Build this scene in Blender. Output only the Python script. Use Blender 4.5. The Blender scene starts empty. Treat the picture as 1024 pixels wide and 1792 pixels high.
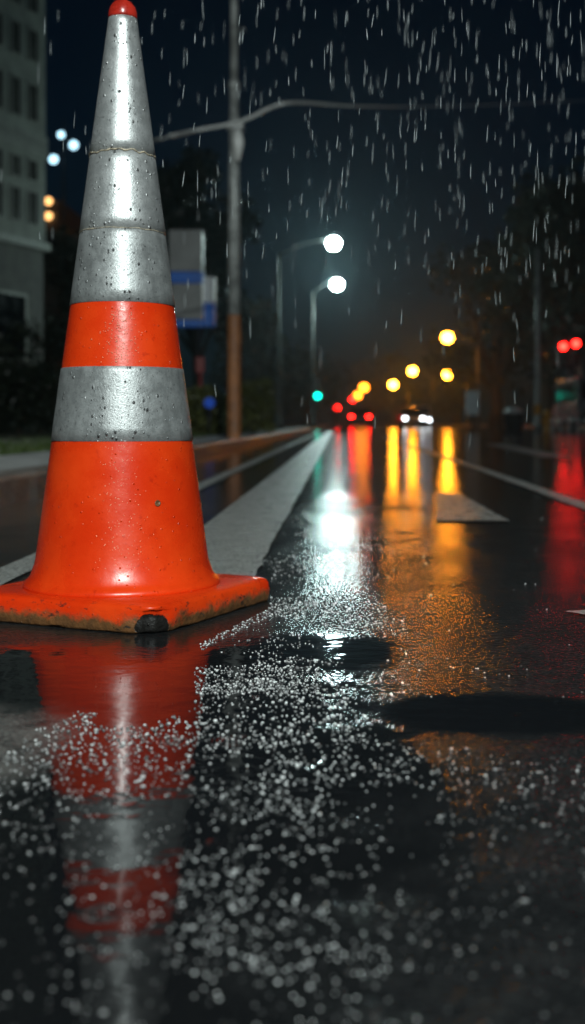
import bpy, math, random
from mathutils import Vector, noise as mnoise

random.seed(11)
PI = math.pi
scene = bpy.context.scene
COL = scene.collection
F, HC, PX0, PY0 = 1970.0, 0.279, 590.0, 742.0      # focal length in photo pixels, eye height, vanishing point of the road


def at(px, py, Y):
    """the point of the place seen at photo position px, py at the distance Y down the road"""
    return Vector(((px - PX0) * Y / F, Y, HC - (py - PY0) * Y / F))


# ------------------------------------------------------------------ materials
def new_mat(name):
    m = bpy.data.materials.new(name)
    m.use_nodes = True
    nt = m.node_tree
    nt.nodes.clear()
    return m, nt


class NT:
    def __init__(self, nt):
        self.nt = nt

    def n(self, typ, **kw):
        nd = self.nt.nodes.new(typ)
        for k, v in kw.items():
            setattr(nd, k, v)
        return nd

    def put(self, sock, v):
        if isinstance(v, bpy.types.NodeSocket):
            self.nt.links.new(v, sock)
        elif v is not None:
            sock.default_value = v

    def math(self, op, a, b=None, c=None, clamp=False):
        nd = self.n('ShaderNodeMath', operation=op, use_clamp=clamp)
        self.put(nd.inputs[0], a)
        if b is not None: self.put(nd.inputs[1], b)
        if c is not None: self.put(nd.inputs[2], c)
        return nd.outputs[0]

    def vmath(self, op, a, b=None):
        nd = self.n('ShaderNodeVectorMath', operation=op)
        self.put(nd.inputs[0], a)
        if b is not None: self.put(nd.inputs[1], b)
        return nd.outputs['Value'] if op in ('LENGTH', 'DOT_PRODUCT', 'DISTANCE') else nd.outputs[0]

    def noise(self, vec, scale, detail=3, rough=.55, dist=0, out=0):
        nd = self.n('ShaderNodeTexNoise')
        self.put(nd.inputs['Vector'], vec)
        nd.inputs['Scale'].default_value = scale
        nd.inputs['Detail'].default_value = detail
        nd.inputs['Roughness'].default_value = rough
        nd.inputs['Distortion'].default_value = dist
        return nd.outputs[out]

    def voro(self, vec, scale, out='Distance', feature='F1', rnd=1.0):
        nd = self.n('ShaderNodeTexVoronoi', feature=feature)
        self.put(nd.inputs['Vector'], vec)
        nd.inputs['Scale'].default_value = scale
        nd.inputs['Randomness'].default_value = rnd
        return nd.outputs[out]

    def ramp(self, v, lo, hi, a=0., b=1., smooth=True):
        nd = self.n('ShaderNodeMapRange', interpolation_type='SMOOTHSTEP' if smooth else 'LINEAR')
        self.put(nd.inputs[0], v)
        for i, x in zip((1, 2, 3, 4), (lo, hi, a, b)):
            self.put(nd.inputs[i], x)
        return nd.outputs[0]

    def mix(self, f, a, b):
        nd = self.n('ShaderNodeMix', data_type='RGBA')
        self.put(nd.inputs[0], f)
        for s, v in ((nd.inputs[6], a), (nd.inputs[7], b)):
            self.put(s, v if isinstance(v, bpy.types.NodeSocket) else (*v, 1.0))
        return nd.outputs[2]

    def mixf(self, f, a, b):
        nd = self.n('ShaderNodeMix', data_type='FLOAT')
        self.put(nd.inputs[0], f); self.put(nd.inputs[2], a); self.put(nd.inputs[3], b)
        return nd.outputs[0]

    def bump(self, h, strength, dist, normal=None):
        nd = self.n('ShaderNodeBump')
        self.put(nd.inputs['Height'], h)
        self.put(nd.inputs['Strength'], strength)
        nd.inputs['Distance'].default_value = dist
        if normal is not None: self.put(nd.inputs['Normal'], normal)
        return nd.outputs[0]

    def coords(self, kind='Object'):
        return self.n('ShaderNodeTexCoord').outputs[kind]

    def pbr(self, base, rough, metal=0., spec=.5, normal=None, **kw):
        p = self.n('ShaderNodeBsdfPrincipled')
        self.put(p.inputs['Base Color'], base if isinstance(base, bpy.types.NodeSocket) else (*base, 1.0))
        self.put(p.inputs['Roughness'], rough)
        self.put(p.inputs['Metallic'], metal)
        self.put(p.inputs['Specular IOR Level'], spec)
        if normal is not None: self.put(p.inputs['Normal'], normal)
        for k, v in kw.items():
            self.put(p.inputs[k.replace('_', ' ')], v)
        return p

    def out(self, sh, sock='Surface'):
        o = self.n('ShaderNodeOutputMaterial')
        self.nt.links.new(sh.outputs[0], o.inputs[sock])


def simple(name, c, rough=.5, metal=0., var=.25, scale=8., bump=0., spec=.5):
    m, nt = new_mat(name); N = NT(nt)
    co = N.coords()
    f = N.noise(co, scale, 5, .6)
    col = N.mix(N.ramp(f, .3, .7), tuple(x * (1 - var) for x in c), tuple(min(1, x * (1 + var)) for x in c))
    r = N.ramp(f, .3, .7, max(.02, rough - .12), min(1, rough + .12))
    nrm = N.bump(N.noise(co, scale * 6, 4), bump, .02) if bump else None
    N.out(N.pbr(col, r, metal, spec, nrm))
    return m


def lamp_mat(name, c, strength):
    m, nt = new_mat(name); N = NT(nt)
    e = N.n('ShaderNodeEmission')
    e.inputs[0].default_value = (*c, 1); e.inputs[1].default_value = strength
    N.out(e)
    return m


def ellipse(N, xy, cx, cy, rx, ry, soft, wob):
    d = N.vmath('DIVIDE', N.vmath('SUBTRACT', xy, (cx, cy, 0)), (rx, ry, 1))
    L = N.math('ADD', N.vmath('LENGTH', d), wob)
    return N.ramp(L, 1 + soft, 1 - soft)


def road_material():
    m, nt = new_mat('wet_asphalt'); N = NT(nt)
    co = N.coords()
    flat = N.vmath('MULTIPLY', co, (1, 1, 0))
    sep = N.n('ShaderNodeSeparateXYZ'); N.put(sep.inputs[0], co)
    Y = sep.outputs[1]
    wob = N.math('MULTIPLY', N.math('SUBTRACT', N.noise(flat, 6, 4, .6), .5), 1.1)
    big = N.noise(N.vmath('MULTIPLY', co, (1.6, .55, 0)), 1.3, 4, .55)
    pud = ellipse(N, flat, -.25, .93, .34, .57, .30, N.math('MULTIPLY', wob, 1.3))
    for a in ((.0, 1.36, .08, .15, .5), (-.42, 2.6, .1, .7, .3), (-.02, 5.6, .36, 1.0, .5)):
        pud = N.math('MAXIMUM', pud, ellipse(N, flat, *a, wob))
    pud = N.math('MAXIMUM', pud, ellipse(N, flat, .15, 1.085, .125, .080, .30, wob))
    pud = N.math('MAXIMUM', pud, N.math('MULTIPLY', N.ramp(big, .54, .70), N.ramp(Y, 2.6, 5)))
    # grain of the asphalt
    g1 = N.voro(flat, 150)
    g2 = N.noise(flat, 240, 3, .6)
    g3 = N.noise(flat, 38, 4, .6)
    grain = N.math('ADD', N.math('MULTIPLY', g1, -.7), N.math('ADD', N.math('MULTIPLY', g2, .5), N.math('MULTIPLY', g3, .8)))
    near = N.math('MAXIMUM', N.ramp(Y, 1.25, 2.0, 1, .38), 0)
    near = N.math('MULTIPLY', near, N.ramp(Y, 2.5, 9, 1, .3))
    s = N.math('MULTIPLY', N.mixf(pud, .36, .0), near)
    n1 = N.bump(grain, s, .004)
    # slow ripples on the water film
    rip = N.noise(N.vmath('MULTIPLY', co, (1, 1.2, 0)), 24, 2, .5)
    rv = N.n('ShaderNodeTexVoronoi', feature='F1'); N.put(rv.inputs['Vector'], flat); rv.inputs['Scale'].default_value = 15
    rc = N.n('ShaderNodeSeparateColor'); N.put(rc.inputs[0], rv.outputs['Color'])
    rd = rv.outputs['Distance']
    reach = N.math('ADD', N.math('MULTIPLY', rc.outputs[1], .32), .08)
    ring = N.math('MULTIPLY', N.math('SINE', N.math('MULTIPLY', rd, 95.)), N.math('MULTIPLY', N.ramp(rd, reach, N.math('MULTIPLY', reach, .35)), N.math('GREATER_THAN', rc.outputs[0], .55)))
    n1 = N.bump(ring, N.math('MULTIPLY', pud, N.ramp(Y, 1.5, 3, .16, .0)), .0015, n1)
    n2 = N.bump(rip, N.math('MULTIPLY', N.ramp(Y, 1.2, 6, .035, .02), 1), .02, n1)
    base = N.mix(N.ramp(g2, .35, .7), (.009, .010, .011), (.032, .034, .035))
    base = N.mix(N.ramp(g3, .4, .75, 0, .35), base, (.045, .046, .046))
    base = N.mix(pud, base, (.009, .010, .011))
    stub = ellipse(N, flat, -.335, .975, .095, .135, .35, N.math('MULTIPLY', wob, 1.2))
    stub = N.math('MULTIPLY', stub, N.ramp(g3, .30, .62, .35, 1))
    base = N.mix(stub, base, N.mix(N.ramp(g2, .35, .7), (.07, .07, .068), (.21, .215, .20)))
    far_ = N.ramp(N.math('ADD', Y, N.math('MULTIPLY', wob, 1.4)), 2.35, 3.7)
    dull = ellipse(N, flat, .03, 3.8, .27, .42, .3, wob)
    far_ = N.math('MULTIPLY', far_, N.math('SUBTRACT', 1, dull))
    rough = N.mixf(pud, N.mixf(far_, N.ramp(N.noise(N.vmath('MULTIPLY', co, (1, .6, 0)), 5.5, 2, .5), .30, .70, .22, .09), .10), N.ramp(Y, 1.3, 5, .035, .12))
    rough = N.mixf(stub, rough, .45)
    N.out(N.pbr(base, rough, 0, N.mixf(pud, N.mixf(dull, N.mixf(far_, .26, .40), .08), .36), n2, IOR=N.mixf(pud, N.mixf(far_, 1.22, 1.38), 1.31)))
    return m


def paint_material(name='worn_road_paint', k=1.):
    m, nt = new_mat(name); N = NT(nt)
    co = N.coords()
    flat = N.vmath('MULTIPLY', co, (1, 1, 0))
    wear = N.noise(flat, 16, 6, .65)
    fine = N.noise(flat, 130, 4, .6)
    w = N.ramp(N.math('ADD', N.math('MULTIPLY', wear, .65), N.math('MULTIPLY', fine, .35)), .42, .62)
    c = N.mix(w, (.40 * k * k, .41 * k * k, .39 * k * k), (.62 * k, .63 * k, .59 * k))
    c = N.mix(N.ramp(N.math('ADD', fine, N.math('MULTIPLY', wear, .5)), .68, .84, 0, .9), c, (.05, .05, .05))
    nrm = N.bump(N.math('ADD', fine, N.voro(flat, 160)), .35, .003)
    N.out(N.pbr(c, N.ramp(wear, .35, .65, .22, .5), 0, .5, nrm))
    return m


def orange_material(name, dirty=False, low=False):
    m, nt = new_mat(name); N = NT(nt)
    co = N.coords()
    sep = N.n('ShaderNodeSeparateXYZ'); N.put(sep.inputs[0], co)
    z = sep.outputs[2]
    blot = N.noise(co, 9, 5, .6)
    spk = N.noise(co, 60, 4, .65)
    c = N.mix(N.ramp(blot, .35, .7), (.70, .033, .0035), (.82, .056, .005))
    c = N.mix(N.ramp(spk, .60, .74, 0, .6), c, (.44, .018, .003))
    # rain drops standing on the plastic
    dv = N.n('ShaderNodeTexVoronoi', feature='F1'); N.put(dv.inputs['Vector'], co); dv.inputs['Scale'].default_value = 190
    sc = N.n('ShaderNodeSeparateColor'); N.put(sc.inputs[0], dv.outputs['Color'])
    keep = N.math('GREATER_THAN', sc.outputs[0], .80)
    size = N.math('MULTIPLY', sc.outputs[1], .38)
    h = N.math('MULTIPLY', keep, N.ramp(dv.outputs['Distance'], size, 0, 0, 1))
    nrm = N.bump(h, .8, .0022)
    nrm = N.bump(spk, .10, .004, nrm)
    scuff = N.ramp(N.noise(N.vmath('MULTIPLY', co, (1, 1, .35)), 26, 7, .8), .62, .70)
    scuff = N.math('MULTIPLY', scuff, N.ramp(N.noise(co, 7, 3), .5, .65))
    c = N.mix(N.math('MULTIPLY', scuff, .55), c, (.30, .035, .012))
    rough = N.ramp(blot, .3, .7, .20, .34)
    if dirty:
        edge = N.math('ADD', z, N.math('MULTIPLY', N.math('SUBTRACT', N.noise(co, 34, 5, .7), .5), .050))
        d = N.ramp(edge, .027, .010)
        dirt = N.mix(N.noise(co, 70, 4), (.035, .022, .012), (.26, .11, .035))
        c = N.mix(d, c, dirt)
        scr = N.ramp(N.noise(N.vmath('MULTIPLY', co, (1, 1, 2)), 46, 6, .75), .57, .64)
        c = N.mix(N.math('MULTIPLY', scr, N.ramp(z, .045, .025)), c, (.03, .022, .016))
        # torn away corner with the black rubber core showing
        dd = N.vmath('DIVIDE', N.vmath('SUBTRACT', co, (.080, -.214, .010)), (.026, .034, .017))
        L = N.math('ADD', N.vmath('LENGTH', dd), N.math('MULTIPLY', N.math('SUBTRACT', N.noise(co, 55, 3), .5), .8))
        t = N.ramp(L, 1.05, .95)
        c = N.mix(t, c, (.010, .009, .008))
        rough = N.mixf(N.math('MAXIMUM', t, d), rough, .45)
        nrm = N.bump(N.math('ADD', N.noise(co, 90, 4), N.math('MULTIPLY', t, -.6)), N.mixf(N.math('MAXIMUM', d, t), .1, .7), .004, nrm)
    N.out(N.pbr(c, rough, 0, .55, nrm))
    return m


def sheeting_material(name, a, b, metal, rlo, rhi, drops=.55):
    m, nt = new_mat(name); N = NT(nt)
    co = N.coords()
    streak = N.noise(N.vmath('MULTIPLY', co, (1, 1, .12)), 70, 5, .65)
    blot = N.noise(co, 48, 6, .75)
    spk = N.noise(co, 230, 3, .6)
    c = N.mix(N.ramp(blot, .35, .65), a, b)
    c = N.mix(N.ramp(streak, .45, .75, 0, .45), c, tuple(x * .55 for x in a))
    c = N.mix(N.ramp(spk, .60, .70, 0, .7), c, tuple(x * .40 for x in a))
    dv = N.n('ShaderNodeTexVoronoi', feature='F1'); N.put(dv.inputs['Vector'], N.vmath('MULTIPLY', co, (1, 1, .72))); dv.inputs['Scale'].default_value = 165
    sc = N.n('ShaderNodeSeparateColor'); N.put(sc.inputs[0], dv.outputs['Color'])
    patch = N.ramp(N.noise(co, 14, 3), .38, .6)
    keep = N.math('GREATER_THAN', N.math('MULTIPLY', sc.outputs[0], N.math('ADD', patch, .35)), 1 - drops)
    size = N.math('MULTIPLY', sc.outputs[1], .45)
    h = N.math('MULTIPLY', keep, N.ramp(dv.outputs['Distance'], size, 0, 0, 1))
    c = N.mix(N.math('MULTIPLY', N.ramp(h, .05, .35), .6), c, tuple(x * .18 for x in a))
    nrm = N.bump(h, .9, .003)
    nrm = N.bump(N.noise(co, 420, 2, .6), .35, .0012, N.bump(blot, .15, .003, nrm))
    N.out(N.pbr(c, N.ramp(blot, .3, .7, rlo, rhi), metal, .5, nrm))
    return m


M = {}
M['road'] = road_material()
M['paint'] = paint_material()
M['paint_mid'] = paint_material('thin_road_paint', .85)
M['orange'] = orange_material('wet_orange_plastic')
M['orange_base'] = orange_material('scuffed_orange_plastic', True)
M['cap'] = simple('red_plastic', (.42, .022, .012), .3, 0, .25, 60)
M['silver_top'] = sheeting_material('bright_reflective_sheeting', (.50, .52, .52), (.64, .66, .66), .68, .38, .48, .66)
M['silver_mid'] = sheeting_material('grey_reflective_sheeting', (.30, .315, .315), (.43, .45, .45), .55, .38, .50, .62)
M['seam'] = simple('seam_glue', (.42, .36, .26), .4, 0, .6, 120)
M['concrete'] = simple('wet_concrete', (.46, .47, .46), .38, 0, .3, 5, .3)
M['kerbstone'] = simple('kerb_concrete', (.17, .15, .135), .4, 0, .45, 6, .3)
M['soil'] = simple('verge_soil', (.035, .045, .018), .8, 0, .4, 9, .5)
M['grass'] = simple('grass_blades', (.055, .085, .022), .5, 0, .4, 3)
M['leaf_dark'] = simple('dark_leaves', (.018, .027, .014), .45, 0, .5, 3)
M['leaf_mid'] = simple('green_leaves', (.055, .080, .026), .45, 0, .5, 4)
M['leaf_lit'] = simple('lit_olive_leaves', (.10, .11, .030), .45, 0, .5, 5)  # lamplit look of the bushes put into a paler leaf colour
M['bark'] = simple('bark', (.07, .05, .035), .8, 0, .4, 10, .6)
M['pole_grey'] = simple('weathered_grey_pole', (.36, .38, .37), .45, .2, .35, 7)
M['pole_warm_lit'] = simple('warm_lit_brown_pole', (.32, .13, .05), .55, 0, .35, 7, .3)
M['lamp_steel'] = simple('weathered_lamp_post', (.07, .075, .07), .5, .2, .3, 6)
M['steel'] = simple('galvanised_steel', (.33, .35, .35), .4, .6, .25, 9)
M['dark_metal'] = simple('dark_metal', (.035, .037, .04), .45, .2, .3, 9)
M['pale'] = simple('pale_metal', (.50, .52, .52), .4, .1, .2, 9)
M['porcelain'] = simple('white_porcelain', (.78, .80, .78), .3, 0, .1, 9)
M['cable'] = simple('grey_cable', (.52, .54, .53), .5, 0, .2, 20)
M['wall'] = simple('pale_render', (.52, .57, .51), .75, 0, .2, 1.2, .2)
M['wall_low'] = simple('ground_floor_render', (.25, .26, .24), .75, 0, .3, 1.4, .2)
M['trim'] = simple('window_frame_paint', (.58, .62, .56), .5, 0, .15, 6)
M['glass'] = simple('dark_window_glass', (.004, .005, .006), .10, 0, .3, 2)
M['far_wall'] = simple('far_wall', (.11, .085, .06), .8, 0, .3, .8)


def brightened_panel(name, c, e):
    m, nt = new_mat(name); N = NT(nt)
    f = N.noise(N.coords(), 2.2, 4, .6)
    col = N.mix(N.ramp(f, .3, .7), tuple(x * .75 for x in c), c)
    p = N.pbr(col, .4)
    N.put(p.inputs['Emission Color'], col); p.inputs['Emission Strength'].default_value = e  # weak emission added to raise the brightness of the sign panels
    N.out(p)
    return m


M['sign_white'] = simple('sign_white_panel', (.55, .58, .60), .4, 0, .1, 4)
M['sign_blue'] = simple('sign_blue_panel', (.015, .10, .34), .4, 0, .15, 4)
M['brightened_grey'] = brightened_panel('brightened_grey_panel', (.22, .24, .235), .08)
M['brightened_white'] = brightened_panel('brightened_white_panel', (.42, .48, .50), .14)
M['brightened_blue'] = brightened_panel('brightened_blue_panel', (.004, .07, .30), .26)
M['sign_red'] = simple('sign_red', (.22, .03, .03), .5, 0, .2, 4)
M['yellow'] = simple('yellow_paint', (.50, .24, .03), .5, 0, .3, 8)
M['car_dark'] = simple('dark_car_paint', (.025, .026, .03), .22, .2, .2, 5)
M['car_grey'] = simple('grey_car_paint', (.16, .17, .18), .25, .3, .2, 5)
M['car_pale'] = simple('pale_van_paint', (.50, .51, .50), .3, 0, .12, 4)
M['rubber'] = simple('tyre_rubber', (.018, .018, .018), .7, 0, .3, 12)
M['white_glow'] = lamp_mat('white_lamp_glow', (.72, 1.0, .97), 230)
M['amber_glow'] = lamp_mat('amber_lamp_glow', (1.0, .32, .016), 110)
M['amber_dim'] = lamp_mat('orange_lamp_glow', (1.0, .24, .012), 15)
M['red_glow'] = lamp_mat('red_signal_glow', (1.0, .008, .005), 42)
M['red_far'] = lamp_mat('red_lamp_glow', (1.0, .010, .006), 26)
M['green_glow'] = lamp_mat('green_signal_glow', (.0, .75, .52), 11)
M['head_glow'] = lamp_mat('headlight_glow', (.85, .95, 1.0), 14)
M['flood_glow'] = lamp_mat('cool_floodlight_glow', (.45, .80, 1.0), 3.2)
M['warm_glow'] = lamp_mat('warm_wall_lamp_glow', (1.0, .52, .18), 3)
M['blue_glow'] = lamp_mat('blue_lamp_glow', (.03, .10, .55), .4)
M['dead_lens'] = simple('unlit_signal_lens', (.03, .02, .015), .2, 0, .2, 9)


# ------------------------------------------------------------------ mesh builder
class MB:
    def __init__(self):
        self.v, self.f = [], []

    def add(self, vs, fs):
        o = len(self.v)
        self.v += [tuple(p) for p in vs]
        self.f += [tuple(i + o for i in f) for f in fs]

    def box(self, x0, y0, z0, x1, y1, z1):
        vs = [(x, y, z) for z in (z0, z1) for y in (y0, y1) for x in (x0, x1)]
        self.add(vs, [(0, 2, 3, 1), (4, 5, 7, 6), (0, 1, 5, 4), (1, 3, 7, 5), (3, 2, 6, 7), (2, 0, 4, 6)])
        return self

    def tube(self, pts, rad, n=10, caps=True):
        pts = [Vector(p) for p in pts]
        if not isinstance(rad, (list, tuple)): rad = [rad] * len(pts)
        vs = []
        up = None
        for i, p in enumerate(pts):
            t = (pts[min(i + 1, len(pts) - 1)] - pts[max(i - 1, 0)]).normalized()
            if up is None:
                up = Vector((1, 0, 0)) if abs(t.x) < .8 else Vector((0, 1, 0))
            a = (up - t * up.dot(t)).normalized(); b = t.cross(a); up = a
            for k in range(n):
                q = 2 * PI * k / n
                vs.append(p + (a * math.cos(q) + b * math.sin(q)) * rad[i])
        fs = [(i * n + k, i * n + (k + 1) % n, (i + 1) * n + (k + 1) % n, (i + 1) * n + k) for i in range(len(pts) - 1) for k in range(n)]
        if caps: fs += [tuple(reversed(range(n))), tuple((len(pts) - 1) * n + k for k in range(n))]
        self.add(vs, fs)
        return self

    def lathe(self, prof, n=24, c=(0, 0, 0), caps=True):
        vs = [(c[0] + r * math.cos(2 * PI * k / n), c[1] + r * math.sin(2 * PI * k / n), c[2] + z) for r, z in prof for k in range(n)]
        fs = [(i * n + k, i * n + (k + 1) % n, (i + 1) * n + (k + 1) % n, (i + 1) * n + k) for i in range(len(prof) - 1) for k in range(n)]
        if caps: fs += [tuple(reversed(range(n))), tuple((len(prof) - 1) * n + k for k in range(n))]
        self.add(vs, fs)
        return self

    def ball(self, c, rx, ry, rz, n=12, m=8):
        prof = [(math.sin(PI * i / m), -math.cos(PI * i / m)) for i in range(1, m)]
        vs = [(c[0] + rx * r * math.cos(2 * PI * k / n), c[1] + ry * r * math.sin(2 * PI * k / n), c[2] + rz * z) for r, z in prof for k in range(n)]
        fs = [(i * n + k, i * n + (k + 1) % n, (i + 1) * n + (k + 1) % n, (i + 1) * n + k) for i in range(m - 2) for k in range(n)]
        fs += [tuple(reversed(range(n))), tuple((m - 2) * n + k for k in range(n))]
        self.add(vs, fs)
        return self

    def prism(self, poly, y0, y1, inset=0.):
        """side outline poly (x along the length -> world y, z) pushed across x"""
        n = len(poly)
        vs = [(y0, a, z) for a, z in poly] + [(y1, a, z) for a, z in poly]
        self.add(vs, [tuple(range(n)), tuple(reversed(range(n, 2 * n)))] + [(k, (k + 1) % n + 0, n + (k + 1) % n, n + k)[::-1] for k in range(n)])
        return self

    def leaf(self, p, s):
        d = Vector((random.gauss(0, 1), random.gauss(0, 1), random.gauss(0, 1))).normalized()
        e = d.cross(Vector((random.gauss(0, 1), random.gauss(0, 1), random.gauss(0, 1)))).normalized()
        p = Vector(p)
        self.add([p - d * s, p + e * s * .45, p + d * s, p - e * s * .45], [(0, 1, 2, 3)])

    def build(self, name, mat, parent=None, smooth=False, bevel=0.):
        me = bpy.data.meshes.new(name)
        me.from_pydata(self.v, [], self.f)
        me.materials.append(mat)
        if smooth:
            me.polygons.foreach_set('use_smooth', [True] * len(me.polygons))
        me.update()
        o = bpy.data.objects.new(name, me)
        COL.objects.link(o)
        if parent is not None: o.parent = parent
        if bevel:
            b = o.modifiers.new('edge', 'BEVEL'); b.width = bevel; b.segments = 2; b.limit_method = 'ANGLE'
        return o


def tag(o, label=None, cat=None, group=None, kind=None):
    for k, v in (('label', label), ('category', cat), ('group', group), ('kind', kind)):
        if v: o[k] = v
    return o


def thing(name, loc, label, cat, group=None, rz=0.):
    o = bpy.data.objects.new(name, None)
    o.empty_display_size = .2
    COL.objects.link(o)
    o.location = loc; o.rotation_euler = (0, 0, rz)
    return tag(o, label, cat, group)


def copy_tree(o, parent=None):
    c = o.copy(); COL.objects.link(c)
    if parent is not None: c.parent = parent
    for ch in list(o.children): copy_tree(ch, c)
    return c


def structure(name, mb, mat, label=None, **kw):
    return tag(mb.build(name, mat, **kw), label, None, None, 'structure')


# ------------------------------------------------------------------ ground
KX = -1.13
structure('road', MB().box(KX, -30, -.3, 60, 900, 0), M['road'])
mb = MB()
mb.box(KX - .14, -30, -.3, KX - .003, 400, .105)
structure('kerb', mb, M['kerbstone'], bevel=.02)
structure('sidewalk', MB().box(KX - .78, -30, -.3, KX - .143, 400, .10), M['concrete'])
structure('verge_ground', MB().box(-80, -30, -.3, KX - .783, 400, .085), M['soil'])
mb = MB()
mb.add([(-30, 13.0, .093), (-1.92, 10.2, .093), (-1.92, 13.2, .093), (-30, 20.0, .093)], [(0, 1, 2, 3)])
structure('path', mb, M['concrete'])
structure('far_ground', MB().box(-600, 400.5, -.4, KX - .2, 900, .05), M['soil'])
mb = MB()
mb.box(13.5, 20, .0, 60, 400, .12)
structure('pavement', mb, M['concrete'])


def marking(pts, label, z=.004, mat='paint'):
    """flat painted shape with slightly frayed edges"""
    out = []
    for i, p in enumerate(pts):
        q = pts[(i + 1) % len(pts)]
        L = math.dist(p, q)
        n = max(1, min(160, int(L / .03)))
        nx, ny = (q[1] - p[1]) / max(L, 1e-6), -(q[0] - p[0]) / max(L, 1e-6)
        for k in range(n):
            t = k / n
            if L > 6: t = t * t
            w = mnoise.noise((p[0] + t * 9.1 * L, p[1] * 7.3 + t * 5 * L, 3.3)) * .006
            out.append((p[0] + (q[0] - p[0]) * t + nx * w, p[1] + (q[1] - p[1]) * t + ny * w, z))
    m_ = MB(); m_.add(out, [tuple(range(len(out)))])
    return structure('road_marking', m_, M[mat], label)


marking([(-.15, 1.72), (-.15, 90), (-.36, 90), (-.36, 1.78)], 'broad worn white lane line running out from under the orange cone')
marking([(-.575, 1.2), (-.575, 80), (-.645, 80), (-.645, 1.2)], 'thin white line between the broad line and the kerb')
marking([(.79, 3.0), (.85, 7.2), (.95, 24), (1.03, 24), (.92, 7.2), (.86, 3.0)], 'thin white line on the traffic side crossing the red reflections')
marking([(1.72, 9.4), (2.02, 15.5), (2.30, 15.5), (1.96, 9.4)], 'short pale dash on the traffic side beyond the thin line')
marking([(.285, 3.22), (.49, 3.20), (.485, 4.45), (.40, 4.5)], 'white arrow head painted beside the amber reflections', .004, 'paint_mid')
marking([(.335, 1.655), (.42, 1.56), (.47, 1.60), (.47, 1.69)], 'tip of a white mark at the edge of the dark lane')

# grass on the verge
mb = MB()
for _ in range(9000):
    Y = random.uniform(3.5, 26)
    x = KX - .80 - abs(random.gauss(0, 1)) * .9
    h = random.uniform(.02, .055)
    a = random.uniform(0, PI)
    dx, dy = math.cos(a) * .012, math.sin(a) * .012
    lx, ly = random.gauss(0, .015), random.gauss(0, .015)
    mb.add([(x - dx, Y - dy, .08), (x + dx, Y + dy, .08), (x + lx, Y + ly, .085 + h)], [(0, 1, 2)])
tag(mb.build('grass', M['grass']), 'short wet grass on the verge behind the sidewalk', 'grass', None, 'stuff')

# ------------------------------------------------------------------ the traffic cone
CX, CY = -.3236, 1.70
cone = thing('traffic_cone', (CX, CY, 0), 'tall wet orange traffic cone with silver reflective bands standing on the road', 'traffic cone')


def cr(z):
    return .0186 + (.8935 - z) * .1342


# base slab: rounded square rings
def sq_ring(half, corner, z, n_c=8, rag=0., flat=0.):
    pts = []
    for q in range(4):
        a0 = q * PI / 2
        cx, cy = (half - corner) * (1 if q in (0, 3) else -1), (half - corner) * (1 if q in (0, 1) else -1)
        for k in range(n_c + 1):
            a = a0 + PI / 2 * k / n_c
            pts.append((cx + corner * math.cos(a), cy + corner * math.sin(a)))
        # points along the straight side to the next corner
        nx, ny = (half - corner) * (1 if (q + 1) % 4 in (0, 3) else -1), (half - corner) * (1 if (q + 1) % 4 in (0, 1) else -1)
        e = a0 + PI / 2
        p0 = (cx + corner * math.cos(e), cy + corner * math.sin(e)); p1 = (nx + corner * math.cos(e), ny + corner * math.sin(e))
        for k in range(1, 14):
            t = k / 14
            pts.append((p0[0] + (p1[0] - p0[0]) * t, p0[1] + (p1[1] - p0[1]) * t))
    return pts


ROT = math.radians(21 - 45)
rings = [(.167, .020, .000), (.1690, .020, .004), (.1686, .020, .018), (.1672, .020, .030), (.1650, .020, .0345), (.1610, .020, .0372), (.148, .030, .0392)]
vs, N_R = [], None
cr_, sr_ = math.cos(ROT), math.sin(ROT)
for i, (hf, co_, z) in enumerate(rings):
    r = sq_ring(hf, co_, z)
    N_R = len(r)
    for (x, y) in r:
        X, Y = x * cr_ - y * sr_, x * sr_ + y * cr_
        rag = mnoise.noise((X * 42, Y * 42, z * 60)) * .0035 + mnoise.noise((X * 120, Y * 120, z * 150)) * .0015
        if i > 3: rag *= .3
        L = math.hypot(X, Y)
        g = math.hypot((X - .080) / .030, (Y + .214) / .030)                 # the torn front corner
        bite = -.020 * min(.6, max(0, 1 - g)) if i < 4 else 0
        zz = z + (mnoise.noise((X * 55, Y * 55, 9)) * .003 if 0 < i < 4 else 0)
        if i == 0: zz = max(0, mnoise.noise((X * 48, Y * 48, 5)) * .006)
        vs.append((X * (1 + (rag + bite) / L), Y * (1 + (rag + bite) / L), zz))
fs = [(i * N_R + k, i * N_R + (k + 1) % N_R, (i + 1) * N_R + (k + 1) % N_R, (i + 1) * N_R + k) for i in range(len(rings) - 1) for k in range(N_R)]
fs += [tuple(reversed(range(N_R))), tuple((len(rings) - 1) * N_R + k for k in range(N_R))]
mb = MB(); mb.add(vs, fs)
mb.build('base', M['orange_base'], cone, True)['label'] = 'scuffed square orange base with a black gouge in its front corner'

prof = [(.1462, .0380), (.1460, .0425), (.1440, .0465), (.1395, .0495), (.1358, .0545), (.1330, .062)]
z = .075
while z < .88:
    prof.append((cr(z), z)); z += .02
prof += [(cr(.885), .885)]
mb = MB().lathe(prof, 96); mb.build('cone_body', M['orange'], cone, True)


def sleeve(z0, z1, off, mat, label, seam=True):
    p = [(cr(z0) + .0002, z0), (cr(z0) + off, z0 + .0006)]
    k = 1
    while z0 + k * .02 < z1 - .004:
        p.append((cr(z0 + k * .02) + off, z0 + k * .02)); k += 1
    p += [(cr(z1) + off, z1 - .0006), (cr(z1) + .0002, z1)]
    o = MB().lathe(p, 96, caps=False).build('reflective_collar', mat, cone, True)
    o['label'] = label
    return o


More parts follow.
